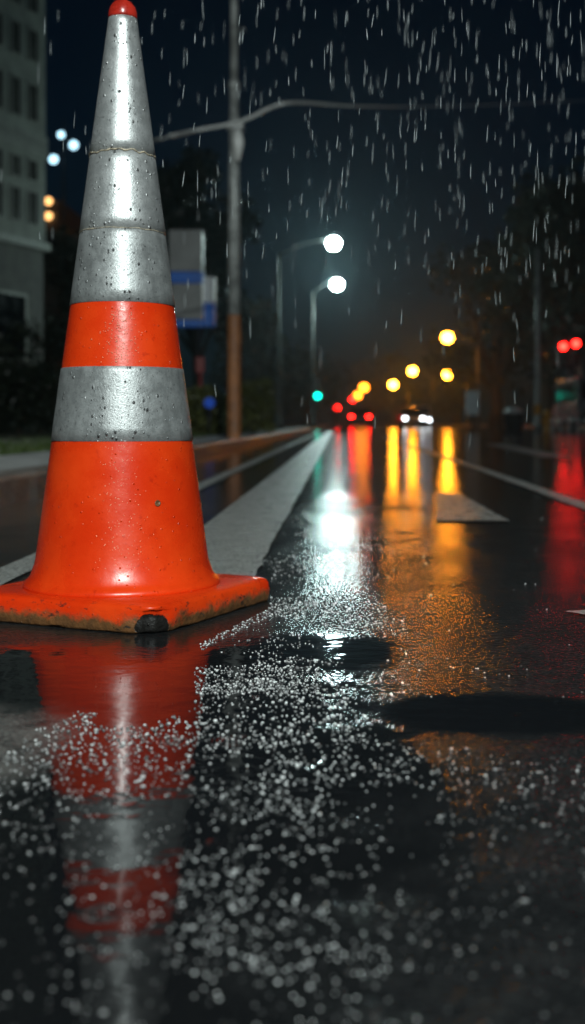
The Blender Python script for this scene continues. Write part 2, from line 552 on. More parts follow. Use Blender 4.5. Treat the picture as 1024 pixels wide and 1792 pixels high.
Z262, Z398, Z527, Z640, Z773 = .682, .565, .456, .362, .254
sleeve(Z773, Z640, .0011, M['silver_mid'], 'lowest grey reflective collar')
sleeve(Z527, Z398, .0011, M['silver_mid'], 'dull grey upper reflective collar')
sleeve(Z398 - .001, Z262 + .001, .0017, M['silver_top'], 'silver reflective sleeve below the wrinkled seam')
sleeve(Z262, .893, .0023, M['silver_top'], 'bright silver sleeve at the tip')


def seam(z, off, r, amp):
    n = 120
    pts = [((cr(z) + off) * math.cos(2 * PI * k / n), (cr(z) + off) * math.sin(2 * PI * k / n), z + mnoise.noise((math.cos(2 * PI * k / n) * 4, math.sin(2 * PI * k / n) * 4, z * 9)) * amp) for k in range(n + 1)]
    rad = [r * (.6 + .9 * abs(mnoise.noise((k * .37, z * 30, 1.)))) for k in range(n + 1)]
    MB().tube(pts, rad, 6).build('seam', M['seam'], cone, True)


seam(Z262, .0022, .0013, .004)
seam(Z398, .0016, .0008, .001)
cp = [(.0212, .889), (.0218, .893), (.0212, .900), (.0188, .908), (.0140, .9145), (.007, .9180), (.0062, .9185), (.0058, .924), (.003, .926)]
MB().lathe(cp, 48).build('cap', M['cap'], cone, True)
# drops on the sheeting; on the plastic, beads coloured pale as highlight glints
for k_, (n_, ra, rb, spread) in enumerate(((150, .0004, .0009, .20), (420, .0003, .0007, .15))):
    mb = MB()
    for _ in range(n_):
        z = random.choice((random.uniform(.46, .80), random.uniform(.26, .36))) if k_ == 0 else random.choice((random.uniform(.07, .25), random.uniform(.365, .45)))
        a = -PI / 2 + random.gauss(.16, spread)
        r = random.uniform(ra, rb)
        R = cr(z) + .0012 * (z > .254)
        mb.ball((R * math.cos(a), R * math.sin(a), z), r, r, r * random.uniform(1., 1.7), 6, 4)
    WD, nt = new_mat('water_drop' if k_ == 0 else 'glint_coloured_bead'); N = NT(nt)
    N.out(N.pbr((.5, .5, .5) if k_ == 0 else (.95, .55, .35), .12 if k_ == 0 else .25, 0, .9, None, Transmission_Weight=.6 if k_ == 0 else .0, IOR=1.33))
    tag(mb.build('drop_and_glint', WD, cone, True), None, None, None, 'stuff')
zc_, a_ = .166, -PI / 2 + .62
R = cr(zc_) + .0005
mb = MB().lathe([(.0042, -.001), (.0046, .0005), (.0036, .0013), (.0026, .0002), (.0012, -.0004)], 20)
o = mb.build('plug', M['orange_base'], cone, True)
o.location = (R * math.cos(a_), R * math.sin(a_), zc_)
o.rotation_euler = Vector((math.cos(a_), math.sin(a_), .12)).to_track_quat('Z', 'Y').to_euler()


# ------------------------------------------------------------------ plants
def tree(base, h, w, trunk_h, n, mat, label, name='street_tree', group='dark trees along the street', leaf=.16):
    t = thing(name, base, label, 'tree', group)
    tb = MB()
    tb.tube([(0, 0, 0), (.03 * h * .2, 0, trunk_h * .6), (-.02, .03, trunk_h), (.05, 0, h * .72)], [w * .055, w * .042, w * .036, w * .012], 8)
    clumps = []
    for k in range(11):
        a = random.uniform(0, 2 * PI); rr = random.uniform(.12, .40) * w
        cz = trunk_h + (h - trunk_h) * random.uniform(.15, .86)
        rr *= 1.05 - .55 * abs((cz - trunk_h) / (h - trunk_h) - .4)
        c = Vector((rr * math.cos(a), rr * math.sin(a), cz))
        tb.tube([(0, 0, trunk_h * random.uniform(.8, 1.1)), (c.x * .5, c.y * .5, cz * .55 + trunk_h * .4), c], [w * .022, w * .014, w * .005], 6)
        clumps.append((c, random.uniform(.14, .24) * w))
    clumps.append((Vector((0, 0, h * .9)), w * .16))
    tb.build('trunk', M['bark'], t, True)
    cb = MB()
    for _ in range(n):
        c, r = random.choice(clumps)
        d = Vector((random.gauss(0, 1), random.gauss(0, 1), random.gauss(0, .8))).normalized() * r * random.random() ** .45 * 1.25
        cb.leaf(c + d, leaf * random.uniform(.6, 1.3))
    cb.build('crown', mat, t)
    return t


def bush(base, rx, ry, h, n, mat, label, name='bush', cat='bush', group=None, leaf=.05):
    t = thing(name, base, label, cat, group)
    sb = MB()
    for k in range(7):
        a = random.uniform(0, 2 * PI)
        sb.tube([(0, 0, 0), (.3 * rx * math.cos(a), .3 * ry * math.sin(a), h * .4), (.7 * rx * math.cos(a), .7 * ry * math.sin(a), h * .75)], [.02, .014, .006], 5)
    sb.build('stem', M['bark'], t)
    fb = MB()
    for _ in range(n):
        a = random.uniform(0, 2 * PI); q = random.random() ** .4
        zz = random.random() ** .8
        prof_ = math.sin(PI * min(1, .16 + .84 * (1 - zz))) ** .5 if zz > .5 else 1
        bumpy = 1 + .28 * mnoise.noise((math.cos(a) * 2 + base[0], math.sin(a) * 2, zz * 3))
        fb.leaf((rx * q * math.cos(a) * prof_ * bumpy, ry * q * math.sin(a) * prof_ * bumpy, .05 + h * zz * bumpy), leaf * random.uniform(.6, 1.3))
    fb.build('foliage', mat, t)
    return t


def hedge(x0, y0, x1, y1, h, thick, n, label):
    t = thing('hedge', (x0, y0, .08), label, 'hedge')
    fb = MB(); sb = MB()
    L = math.hypot(x1 - x0, y1 - y0); ux, uy = (x1 - x0) / L, (y1 - y0) / L
    for k in range(int(L / .5)):
        s = k * .5 + .2
        sb.tube([(ux * s, uy * s, 0), (ux * s + .05, uy * s, h * .7)], [.03, .012], 5)
    for _ in range(n):
        s = random.uniform(0, L); w = random.uniform(-.5, .5) * thick
        z_ = h * random.random() ** .7 * (1 + .15 * mnoise.noise((s * 1.3, w, 2)))
        fb.leaf((ux * s - uy * w, uy * s + ux * w, z_), random.uniform(.04, .09))
    sb.build('stem', M['bark'], t); fb.build('foliage', M['leaf_dark'], t)


hedge(-9.5, 21.5, -5.15, 25.5, 1.42, 1.2, 9000, 'dark clipped hedge in front of the pale building')
bush((-7.3, 24.5, .08), 1.0, 1.0, 2.1, 2500, M['leaf_dark'], 'tall dark shrub rising above the hedge by the building', leaf=.08)
p = at(443, 742, 21); bush((p.x, 21, .08), .42, .4, .9, 2200, M['leaf_lit'], 'olive round bush behind the utility pole')
p = at(352, 742, 19); bush((p.x, 19, .08), .35, .35, .72, 1600, M['leaf_lit'], 'low yellowish bush just right of the cone under the blue sign')
p = at(392, 742, 23); bush((p.x, 23, .08), .4, .4, .7, 1600, M['leaf_mid'], 'low green bush hidden partly by the utility pole')
tree((at(345, 742, 36).x, 36, .08), 9.2, 3.9, 2.4, 5200, M['leaf_dark'], 'black leafy tree rising behind the sign between cone and utility pole')
tree((at(120, 742, 46).x, 46, .08), 8.2, 4.4, 2.2, 4200, M['leaf_dark'], 'dark tree filling the gap between the pale building and the cone')
tree((at(455, 742, 75).x, 75, .08), 8.4, 6.5, 2.0, 3800, M['leaf_dark'], 'dark tree low behind the two white street lamps', leaf=.24)
tree((at(535, 742, 120).x, 120, .08), 7.5, 8.5, 1.6, 3000, M['leaf_dark'], 'far dark tree behind the green signal', leaf=.34)
for px, Y, h, w, lab in ((868, 82, 13.5, 11, 'dark tree behind the roadside litter bin'), (955, 66, 15, 10, 'tall dark tree behind the bare post on the traffic side'),
                         (1045, 58, 14, 10, 'dark tree behind the paired red signals'), (800, 170, 11, 14, 'far dark tree glowing brown under the amber lamps'),
                         (690, 230, 13, 20, 'farthest dark tree at the end of the road')):
    tree((at(px, 742, Y).x, Y, .0), h, w, h * .2, 3600, M['leaf_dark'], lab, leaf=.2 + Y * .0016)

# ------------------------------------------------------------------ pale building on the left
TH = math.atan2(-.93, -.37)
bld = thing('apartment_building', (-10.36, 40, .08), 'pale concrete apartment block with rows of dark windows', 'building', None, TH)
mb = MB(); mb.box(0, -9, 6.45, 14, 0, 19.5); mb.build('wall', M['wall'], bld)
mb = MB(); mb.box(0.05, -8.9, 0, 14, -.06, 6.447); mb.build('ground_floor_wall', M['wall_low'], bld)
MB().box(-.1, -9.1, 6.33, 14.1, .16, 6.60).build('ledge', M['trim'], bld)
MB().box(-.05, -9.05, 9.62, 14.05, .07, 10.35).build('floor_band', M['trim'], bld)
MB().box(-.15, -9.15, 19.503, 14.15, .2, 19.8).build('cornice', M['trim'], bld)
rows = ((7.1, 8.35), (8.62, 9.45), (10.7, 12.1), (12.8, 14.0), (14.5, 15.8), (16.6, 18.0))
first_w = None
for (z0, z1) in rows:
    row_src = None
    for c in range(13):
        u0 = .48 + c * .95
        if row_src is None:
            w, h = .58, z1 - z0
            f = MB()
            f.box(0, 0.002, 0, .06, .07, h); f.box(w - .06, .002, 0, w, .07, h); f.box(.06, .002, 0, w - .06, .07, .07); f.box(.06, .002, h - .07, w - .06, .07, h)
            f.box(w / 2 - .02, .002, .07, w / 2 + .02, .06, h - .07)
            fo = f.build('window', M['trim'], bld)
            MB().box(.061, .004, .071, w - .061, .03, h - .071).build('pane', M['glass'], fo)
            fo.location = (u0, 0, z0); row_src = fo
        else:
            g = copy_tree(row_src, bld); g.location = (u0, 0, z0)
# big dark ground floor openings
for c in range(4):
    f = MB(); u = 1.0 + c * 3.2
    f.box(0, 0, 0, .1, .06, 2.4); f.box(1.7, 0, 0, 1.8, .06, 2.4); f.box(.1, 0, 2.3, 1.7, .06, 2.4); f.box(.1, 0, 0, 1.7, .06, .1)
    fo = f.build('window', M['trim'], bld); fo.location = (u, -.057, 2.3)
    MB().box(.101, 0.004, .101, 1.699, .03, 2.299).build('pane', M['glass'], fo)

# distant dark building with two warm wall lamps, and a floodlight mast
fb = thing('office_building', (-26.0, 92, .05), 'dark distant office block with two warm lamps on its wall', 'building')
MB().box(-16, 0, 0, 3.2, 14, 18.0).build('wall', M['far_wall'], fb)
MB().box(-16.2, -.2, 18.003, 3.4, 14.2, 18.5).build('roof', M['far_wall'], fb)
for j, zz in enumerate((3.2, 6.4, 9.6, 12.8)):
    for u in (-12, -9, -6, -3):
        f = MB().box(u, -.06, zz, u + 1.6, -.003, zz + 1.7).build('window', M['dark_metal'], fb)
        MB().box(u + .1, -.075, zz + .1, u + 1.5, -.063, zz + 1.6).build('pane', M['glass'], f)
for py in (352, 378):
    q = at(85, py, 91.7) - Vector((-26.0, 92, .05))
    l = MB().box(q.x - .16, -.27, q.z + .28, q.x + .16, -.003, q.z + .36).build('wall_lamp', M['dark_metal'], fb)
    MB().ball((q.x, -.3, q.z), .32, .2, .32).build('bulb', M['warm_glow'], l, True)
fm = thing('floodlight_mast', (at(112, 742, 88).x, 88, .05), 'slim mast carrying three cool floodlights above the dark block', 'floodlight mast')
q = [at(95, 280, 88), at(130, 255, 88), at(108, 237, 88)]
MB().tube([(0, 0, 0), (0, 0, 24)], [.16, .08], 8).build('mast', M['dark_metal'], fm)
for v, r in zip(q, (.34, .34, .27)):
    v = v - Vector(fm.location)
    a = MB().tube([(0, 0, v.z + .5), (v.x, 0, v.z + .5), (v.x, 0, v.z + .2)], .04, 6).build('bracket', M['dark_metal'], fm)
    MB().ball((v.x, -.2, v.z), r, .2, r).build('floodlight', M['flood_glow'], a, True)

# ------------------------------------------------------------------ utility pole with its cable
PYD = 13.6
px_ = at(410, 742, PYD).x
up = thing('utility_pole', (px_, PYD, .095), 'grey utility pole at the kerb, its foot coloured brown for the orange light on it', 'utility pole')
MB().lathe([(.078, 1.50), (.072, 3.0), (.055, 4.22)], 20).build('lower_shaft', M['pole_grey'], up, True)
MB().lathe([(.092, 0), (.092, .02), (.084, .04), (.082, 1.46), (.08, 1.497)], 20).build('sleeve', M['pole_warm_lit'], up, True)  # foot of the pole, orange light painted in as brown
MB().lathe([(.058, 4.223), (.07, 4.24), (.07, 4.30), (.058, 4.33)], 20).build('collar', M['pole_grey'], up, True)
MB().lathe([(.048, 4.333), (.046, 6.0), (.040, 8.6)], 20).build('upper_shaft', M['pole_grey'], up, True)
bz = at(412, 225, PYD).z - .095
mb = MB(); mb.box(-.09, -.12, bz - .03, .12, .09, bz + .05); mb.build('clamp', M['pale'], up, bevel=.015)
MB().tube([(.055, -.11, bz - .05), (.06, -.12, bz - .20), (.055, -.11, bz - .42)], [.045, .075, .03], 10).build('insulator', M['porcelain'], up, True)
mb = MB().tube([(.05, 0, 4.95), (.12, -.02, 4.96), (.13, -.02, 4.93)], .016, 6); mb.build('hook', M['steel'], up, True)
cab = [(182, 335), (192, 300), (212, 272), (238, 256), (270, 246), (340, 229), (405, 217), (440, 205), (470, 190), (500, 181), (540, 180), (600, 185), (680, 187), (780, 186), (900, 182), (1100, 172)]
pts = []
for i, (a, b) in enumerate(cab):
    dep = PYD - .13 + max(0, (a - 500)) * .016 + max(0, (270 - a)) * .36
    pts.append(at(a, b, dep))
# smooth it
sm = []
for i in range(len(pts) - 1):
    p0, p1, p2, p3 = pts[max(i - 1, 0)], pts[i], pts[i + 1], pts[min(i + 2, len(pts) - 1)]
    for k in range(5):
        t = k / 5
        sm.append(.5 * ((2 * p1) + (p2 - p0) * t + (2 * p0 - 5 * p1 + 4 * p2 - p3) * t * t + (3 * p1 - p0 - 3 * p2 + p3) * t ** 3))
sm.append(pts[-1])
rad = [.025 if s.x < px_ + .6 else max(.008, .025 - (s.x - px_ - .6) * .009) for s in sm]
tag(MB().tube(sm, rad, 8).build('overhead_cable', M['cable'], None, True), 'thick pale overhead cable bending where it meets the utility pole', 'cable')


# ------------------------------------------------------------------ street lamps
def street_lamp(base, lens, r, mat, label, group, post_r=.08, rise=.5, cat='street lamp', post_mat='lamp_steel'):
    base = Vector(base); L = Vector(lens) - base
    t = thing('street_lamp', base, label, cat, group)
    s = 1 if L.x >= 0 else -1
    top = L.z + .10 - rise
    MB().lathe([(post_r * 1.9, 0), (post_r * 1.9, .25), (post_r * 1.15, .32), (post_r, 1.2), (post_r * .62, top)], 12).build('post', M[post_mat], t, True)
    arm = []
    for k in range(9):
        u = k / 8
        arm.append((L.x * u - s * .25 * u, 0, top - .1 + (rise + .1) * math.sin(u * PI / 2)))
    MB().tube(arm, [post_r * .55 - post_r * .2 * k / 8 for k in range(9)], 8).build('arm', M[post_mat], t, True)
    hd = MB()
    hx = L.x
    hd.tube([(hx - s * .42, 0, L.z + .13), (hx - s * .2, 0, L.z + r * .9), (hx + s * .1, 0, L.z + r * 1.0), (hx + s * (r + .1), 0, L.z + r * .9)], [.06, .07, r * .5, .05], 10)
    h = hd.build('lamp_head', M['dark_metal'], t, True)
    MB().ball((hx, 0, L.z - .03), r, r, r * .95, 14, 8).build('lens', mat, h, True)
    return t


for lx, ly, Y, bx, lab in ((584, 425, 45., 488, 'white street lamp on the long arm, the higher of the two'), (590, 497, 57., 548, 'white street lamp hanging lower, over the middle of the road')):
    b = at(bx, 742, Y); b.z = .09
    street_lamp(b, at(lx, ly, Y), .26 if Y < 50 else .29, M['white_glow'], lab, 'white street lamps', .085)
for lx, ly, Y, dx, r, lab in ((783, 590, 74., 2.0, .36, 'brightest amber street lamp, highest of the row'), (783, 655, 126., 2.2, .46, 'amber street lamp straight below the brightest one'),
                              (722, 649, 121., 2.2, .45, 'amber street lamp just left of the brightest one'), (688, 673, 160., 2.2, .56, 'small amber street lamp nearest the tail lights')):
    l = at(lx, ly, Y)
    street_lamp((l.x + dx, Y, 0), l, r, M['amber_glow'], lab, 'amber street lamps', .10)
for lx, ly, Y, lab in ((637, 678, 190., 'orange far street lamp, topmost of the glowing cluster'), (626, 692, 215., 'orange far street lamp below the topmost of the cluster')):
    l = at(lx, ly, Y)
    street_lamp((l.x - 2.4, Y, 0), l, .75, M['amber_dim'], lab, 'orange lamps of the far cluster', .12)


# ------------------------------------------------------------------ traffic signals
def signal(base, lens, r, lit, mat, label, group=None, face=-1, mast_top=None):
    """a post with a three lamp head, one lamp lit"""
    base = Vector(base); L = Vector(lens) - base
    t = thing('traffic_signal', base, label, 'traffic signal', group)
    order = ('red', 'amber', 'green'); k0 = order.index(lit)
    p = r * 2.5
    ztop = L.z + k0 * p + p * .62; zbot = L.z - (2 - k0) * p - p * .62
    post = MB().lathe([(.10, 0), (.10, .12), (.055, .15), (.05, max(ztop + .1, mast_top or 0))], 10)
    post.build('post', M['dark_metal'], t, True)
    if abs(L.x) > .25:
        MB().tube([(0, 0, ztop - .1), (L.x, 0, ztop - .1)], .04, 8).build('mast_arm', M['dark_metal'], t, True)
    y0 = L.y - .02
    MB().box(L.x - r * 1.35, y0 + .02, zbot, L.x + r * 1.35, y0 + .25 + .0, ztop).build('housing', M['dark_metal'], t, bevel=.02)
    for k in range(3):
        zz = L.z + (k0 - k) * p
        v = MB()
        n = 12
        vs_, fs_ = [], []
        for j in range(n + 1):
            a = PI * (-.1 + 1.2 * j / n)
            for yy in (y0 + .02, y0 - r * .75):
                vs_.append((L.x + r * 1.12 * math.cos(a), yy, zz + r * 1.12 * math.sin(a)))
        for j in range(n): fs_.append((2 * j, 2 * j + 1, 2 * j + 3, 2 * j + 2))
        v.add(vs_, fs_)
        vo = v.build('visor', M['dark_metal'], t)
        MB().ball((L.x, y0 + .005, zz), r, .03, r, 16, 8).build('lens', mat if k == k0 else M['dead_lens'], vo, True)
    return t


l = at(556, 693, 95); signal((l.x - .1, 95, .1), l + Vector((0, -.2, 0)), .24, 'green', M['green_glow'], 'lit green traffic signal beside the far kerb')
l = at(590, 714, 130); signal((l.x - .2, 130, 0), l + Vector((0, -.2, 0)), .30, 'red', M['red_far'], 'red far signal, lowest and leftmost of the glowing cluster')
l = at(617, 699, 150); signal((l.x - .2, 150, 0), l + Vector((0, -.2, 0)), .34, 'red', M['red_far'], 'red far signal tucked under the orange lamps')
l = at(984, 607, 42); signal((at(997, 742, 42).x, 42, .0), l + Vector((0, -.2, 0)), .13, 'red', M['red_glow'], 'red traffic signal, left one of the pair at the roadside', 'paired red signals', mast_top=3.6)
l = at(1006, 602, 43); signal((at(1003, 742, 43).x + .05, 43, .0), l + Vector((0, -.2, 0)), .13, 'red', M['red_glow'], 'red traffic signal, right one of the pair at the roadside', 'paired red signals', mast_top=3.8)
l = at(1023, 672, 48); signal((l.x + .1, 48, .0), l + Vector((0, -.2, 0)), .17, 'green', M['green_glow'], 'green traffic signal cut by the picture edge above the parked van')


# ------------------------------------------------------------------ cars
def car(loc, rz, label, paint, head=None, tail=None, van=False, scale=1.):
    t = thing('van' if van else 'car', loc, label, 'van' if van else 'car', None, rz)
    t.scale = (scale,) * 3
    W, H = .88, 1.45
    if van:
        low = [(-2.3, .35), (2.3, .35), (2.35, .8), (2.1, 1.05), (-2.35, 1.05), (-2.35, .5)]
        cab_ = [(-2.32, 1.05), (2.05, 1.05), (1.45, 1.95), (-2.25, 2.0)]
        gl = [(-2.15, 1.12), (1.80, 1.12), (1.38, 1.72), (-2.1, 1.74)]
    else:
        low = [(-2.1, .32), (2.1, .32), (2.2, .55), (2.12, .78), (.95, .92), (-1.7, .95), (-2.15, .88), (-2.2, .5)]
        cab_ = [(-1.75, .94), (1.0, .92), (.30, 1.42), (-1.05, 1.46)]
        gl = [(-1.55, .98), (.82, .97), (.26, 1.34), (-1.0, 1.36)]
    MB().prism(low, -W, W).build('body', M[paint], t, bevel=.06)
    MB().prism(cab_, -W * .86, W * .86).build('cabin', M[paint], t, bevel=.07)
    for s in (-1, 1):
        MB().prism(gl, s * W * .86 + s * .004 - .004, s * W * .86 + s * .004 + .004).build('side_window', M['glass'], t)
    zf = (cab_[1][1], cab_[2][1]); yf = (cab_[1][0], cab_[2][0]); yr = (cab_[0][0], cab_[3][0])
    for nm, ya, yb, sg in (('windscreen', yf[0], yf[1], 1), ('rear_window', yr[0], yr[1], -1)):
        m_ = MB(); k = .76 * W
        q0 = (ya * .88 + yb * .12 + sg * .012, zf[0] * .88 + zf[1] * .12 + .01); q1 = (ya * .15 + yb * .85 + sg * .012, zf[0] * .15 + zf[1] * .85 + .01)
        m_.add([(-k, *q0), (k, *q0), (k * .9, *q1), (-k * .9, *q1)], [(0, 1, 2, 3)])
        m_.build(nm, M['glass'], t)
    for sx in (-1, 1):
        for yy in (-1.32, 1.35):
            wv = MB()
            wv.tube([(sx * (W - .2), yy, .33), (sx * (W + .015), yy, .33)], .33, 18)
            w_ = wv.build('wheel', M['rubber'], t, True)
            MB().tube([(sx * (W - .02), yy, .33), (sx * (W + .03), yy, .33)], .20, 12).build('rim', M['steel'], w_, True)
        MB().ball((sx * .62, 2.14 if not van else 2.32, .66), .15, .07, .13, 12, 6).build('headlight', M[head] if head else M['dead_lens'], t, True)
        MB().box(sx * .66 - .14, -2.225 if not van else -2.39, .70, sx * .66 + .14, -2.14 if not van else -2.3, .86).build('taillight', M[tail] if tail else M['sign_red'], t, bevel=.02)
    MB().box(-.86, 2.1, .34, .86, 2.26, .50).build('bumper', M['dark_metal'], t, bevel=.03)
    return t


car((at(630, 742, 108).x, 108 + 2.2, 0), 0, 'dark car driving away with dim red tail lights in the far cluster', 'car_dark', None, 'red_glow', False, 1.25)
car((at(725, 742, 80).x, 82.5, 0), PI, 'grey oncoming car with paired white headlights', 'car_grey', 'head_glow', None)
b = at(739, 742, 104)
car((b.x, 106, 0), PI, 'pale oncoming van behind the grey car with its lights on', 'car_pale', 'head_glow', None, True, 1.)
b = at(1035, 742, 37)
car((b.x + .45, 39.5, .0), PI, 'grey parked van at the roadside under the green signal', 'car_grey', None, None, True, .95)

# ------------------------------------------------------------------ signs, bins, posts
Y = 24.
b = at(335, 742, Y); b.z = .085
sg = thing('street_sign', b, 'tall boxy street sign with grey panels and blue bands behind the cone', 'sign')
def sgbox(name, x0, y0, x1, y1, mat, d0=0., d1=.30):
    a, c = at(x0, y1, Y) - b, at(x1, y0, Y) - b
    return MB().box(a.x, d0, a.z, c.x, d1, c.z).build(name, M[mat], sg, bevel=.008)
sgbox('upper_panel', 296, 402, 354, 474, 'brightened_grey', .0, .28)
sgbox('blue_band', 298, 476, 355, 494, 'brightened_blue', -.02, .30)
sgbox('lower_panel', 300, 496, 354, 558, 'brightened_grey', .0, .28)
sgbox('blue_footer', 300, 560, 355, 571, 'brightened_blue', -.02, .30)
sgbox('side_panel', 357, 485, 375, 529, 'brightened_white', -.05, .32)
sgbox('side_footer', 357, 531, 375, 570, 'brightened_blue', -.05, .32)
for px in (308, 348):
    q = at(px, 571, Y) - b
    MB().tube([(q.x, .14, 0), (q.x, .14, q.z - .002)], .035, 8).build('leg', M['dark_metal'], sg, True)
Y = 18.; b = at(367, 742, Y); b.z = .085
t = thing('parking_sign', b, 'small round glowing blue sign on a short post right of the cone', 'sign')
q = at(367, 705, Y) - b
MB().tube([(0, 0, 0), (0, 0, q.z)], .018, 8).build('post', M['dark_metal'], t, True)
MB().tube([(0, -.02, q.z), (0, -.035, q.z)], .085, 20).build('disc', M['blue_glow'], t, True)  # faint blue light built as a glowing sign disc
Y = 20.; b = at(351, 742, Y); b.z = .085
t = thing('marker_post', b, 'thin dull red post with a small plate near the blue sign', 'post')
q = at(351, 625, Y) - b
MB().tube([(0, 0, 0), (0, 0, q.z)], .035, 8).build('shaft', M['sign_red'], t, True)
MB().box(-.08, -.06, q.z - .28, .08, -.037, q.z).build('plate', M['sign_red'], t, bevel=.01)
Y = 46.; b = at(827, 742, Y); b.z = 0
t = thing('control_cabinet', b, 'pale grey sign box on a short post beyond the amber reflections', 'cabinet')
a, c = at(815, 727, Y) - b, at(839, 684, Y) - b
MB().box(a.x, -.12, a.z, c.x, .12, c.z).build('box', M['pale'], t, bevel=.02)
MB().tube([(0, 0, 0), (0, 0, a.z)], .06, 8).build('post', M['dark_metal'], t, True)
MB().box(a.x + .06, -.135, a.z + .1, c.x - .06, -.123, c.z - .12).build('door', M['sign_white'], t)
Y = 40.; b = at(899, 742, Y); b.z = 0
t = thing('litter_bin', b, 'dark roadside litter bin with a grey lid', 'litter bin')
MB().lathe([(.28, 0), (.30, .05), (.34, .62), (.35, .66)], 20).build('bin_body', M['dark_metal'], t, True)
MB().lathe([(.37, .662), (.37, .70), (.28, .82), (.10, .88)], 20).build('lid', M['pale'], t, True)
Y = 38.; b = at(941, 742, Y); b.z = 0
t = thing('lamp_post', b, 'bare pale post standing left of the paired red signals', 'post')
MB().lathe([(.14, 0), (.14, .3), (.10, .34), (.085, 3.0), (.065, 6.2)], 12).build('shaft', M['pole_grey'], t, True)
MB().lathe([(.11, .6), (.115, .62), (.115, .92), (.11, .94)], 12).build('band', M['yellow'], t, True)
Y = 36.; b = at(957, 742, Y); b.z = 0
t = thing('fire_hydrant', b, 'stubby yellow hydrant at the foot of the bare post', 'hydrant')
MB().lathe([(.16, 0), (.16, .06), (.11, .08), (.105, .5), (.13, .52), (.13, .57), (.10, .66), (.04, .74)], 16).build('barrel', M['yellow'], t, True)
for s in (-1, 1):
    MB().tube([(s * .09, 0, .36), (s * .19, 0, .36)], .06, 10).build('outlet', M['yellow'], t, True)
bol = None
for k, px in enumerate((966, 981, 996, 1011, 1026, 1041)):
    Y = 33.; b = at(px, 742, Y); b.z = 0
    if bol is None:
        bol = thing('bollard', b, 'pale bollard in the row in front of the parked van', 'bollard', 'pale bollards at the roadside')
        MB().lathe([(.06, 0), (.06, .36), (.045, .40), (.02, .43)], 12).build('shaft', M['pale'], bol, True)
        MB().lathe([(.063, .24), (.064, .25), (.064, .31), (.063, .32)], 12).build('stripe', M['sign_red'], bol, True)
    else:
        g = copy_tree(bol); g.location = b

# unseen street lamp added behind the camera as source of the cone's front light
key_pos = Vector((1.55, -8.0, 6.4))
kl = street_lamp((-1.45, -8.0, .1), key_pos, .2, M['pale'], 'unseen white street lamp added behind the viewer to light the cone', 'white street lamps', .085)
ld = bpy.data.lights.new('added_lamp_light', 'SPOT')
ld.energy = 7900; ld.spot_size = math.radians(84); ld.spot_blend = .8; ld.shadow_soft_size = .16; ld.color = (.90, 1.0, .97)
lo = bpy.data.objects.new('added_lamp_light', ld); COL.objects.link(lo)
lo.location = key_pos - Vector((0, -.02, .25))
lo.rotation_euler = (Vector((CX, CY + .3, .35)) - lo.location).to_track_quat('-Z', 'Y').to_euler()

# ------------------------------------------------------------------ drops on the road, sparkle painted in as pale colour
def drops_field(n, dens, rmin, rmax, lo=880):
    mb_ = MB(); val = []
    tries = 0; got = 0
    while got < n and tries < n * 60:
        tries += 1
        py = random.uniform(lo, 1800)
        Y_ = F * HC / (py - PY0)
        X_ = random.uniform(-.40, .42) * Y_
        d, br = dens(X_, Y_)
        if random.random() > d: continue
        got += 1
        r = random.uniform(rmin, rmax) * (.40 + .62 * min(1.3, Y_))
        if random.random() < .04: r *= 1.7
        nv = len(mb_.v)
        mb_.ball((X_, Y_, r * .45), r * random.uniform(.7, 1.6), r * random.uniform(.7, 1.3), r * random.uniform(.6, 1), 8, 5)
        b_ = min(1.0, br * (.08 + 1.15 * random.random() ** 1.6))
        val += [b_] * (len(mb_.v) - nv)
    return mb_, val


def lump(x, y, s, k): return mnoise.noise((x * s, y * s, k))


def dens_near(x, y):
    px = PX0 + F * x / y; py = PY0 + F * HC / y
    n_ = lump(x, y, 11, 1.5) + .7 * lump(x, y, 30, 4.) + .5 * lump(x, y, 70, 8.)
    wx = px + 60 * lump(x, y, 8, 5.) + 30 * lump(x, y, 25, 3.)
    k = min(1, max(0, (wx - 300) / 60))                 # how far right of the cone's reflection
    sm_ = lambda a, b: (lambda t: t * t * (3 - 2 * t))(min(1, max(0, (wx - a) / (b - a))))
    far = 1285 - (px - 90) * .20
    far += (1178 - far) * sm_(310, 400)
    far += (1318 - far) * sm_(560, 720)
    far += 45 * lump(x, y, 14, 7)
    if py < far: return 0, 0
    e = max(0, 1 - (py - far) / 190)                    # the dense rim of the puddle
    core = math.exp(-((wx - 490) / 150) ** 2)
    d = .10 + .17 * core + .10 * k + .50 * n_ * (.5 + .5 * core) + (.58 * e * (1 - .75 * sm_(560, 720)))
    if wx < 300: d += .05
    d *= 1 - .66 * min(1, max(0, (py - 1330) / 380))
    b = .42 + .58 * core + .35 * e  # drops coloured paler where the lamp reflection lies
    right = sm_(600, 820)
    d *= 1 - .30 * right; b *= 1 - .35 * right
    return max(0, min(1, d)), b


def dens_mid(x, y):
    px = PX0 + F * x / y; py = PY0 + F * HC / y
    if py > 1220 or py < 905: return 0, 0
    n_ = lump(x, y, 7, 2.5) + .6 * lump(x, y, 20, 6.)
    g = math.exp(-((px - 570) / 110) ** 2)
    d = g * max(0, .18 + 1.1 * n_)
    line = abs(py - (1060 - (px - 480) * .04 + 14 * lump(x, y, 20, 9)))
    if 400 < px < 610 and line < 16: d += .6
    if px > 700: d += .03 * max(0, n_)
    if 340 < px < 560 and 1165 < py < 1215: d += .5
    if px < 470 and 990 < py < 1115: d = 0
    if 470 > px > 350 and abs(py - (1133 - (px - 350) * .50)) < 7: d += .8
    return max(0, min(1, d)), .9


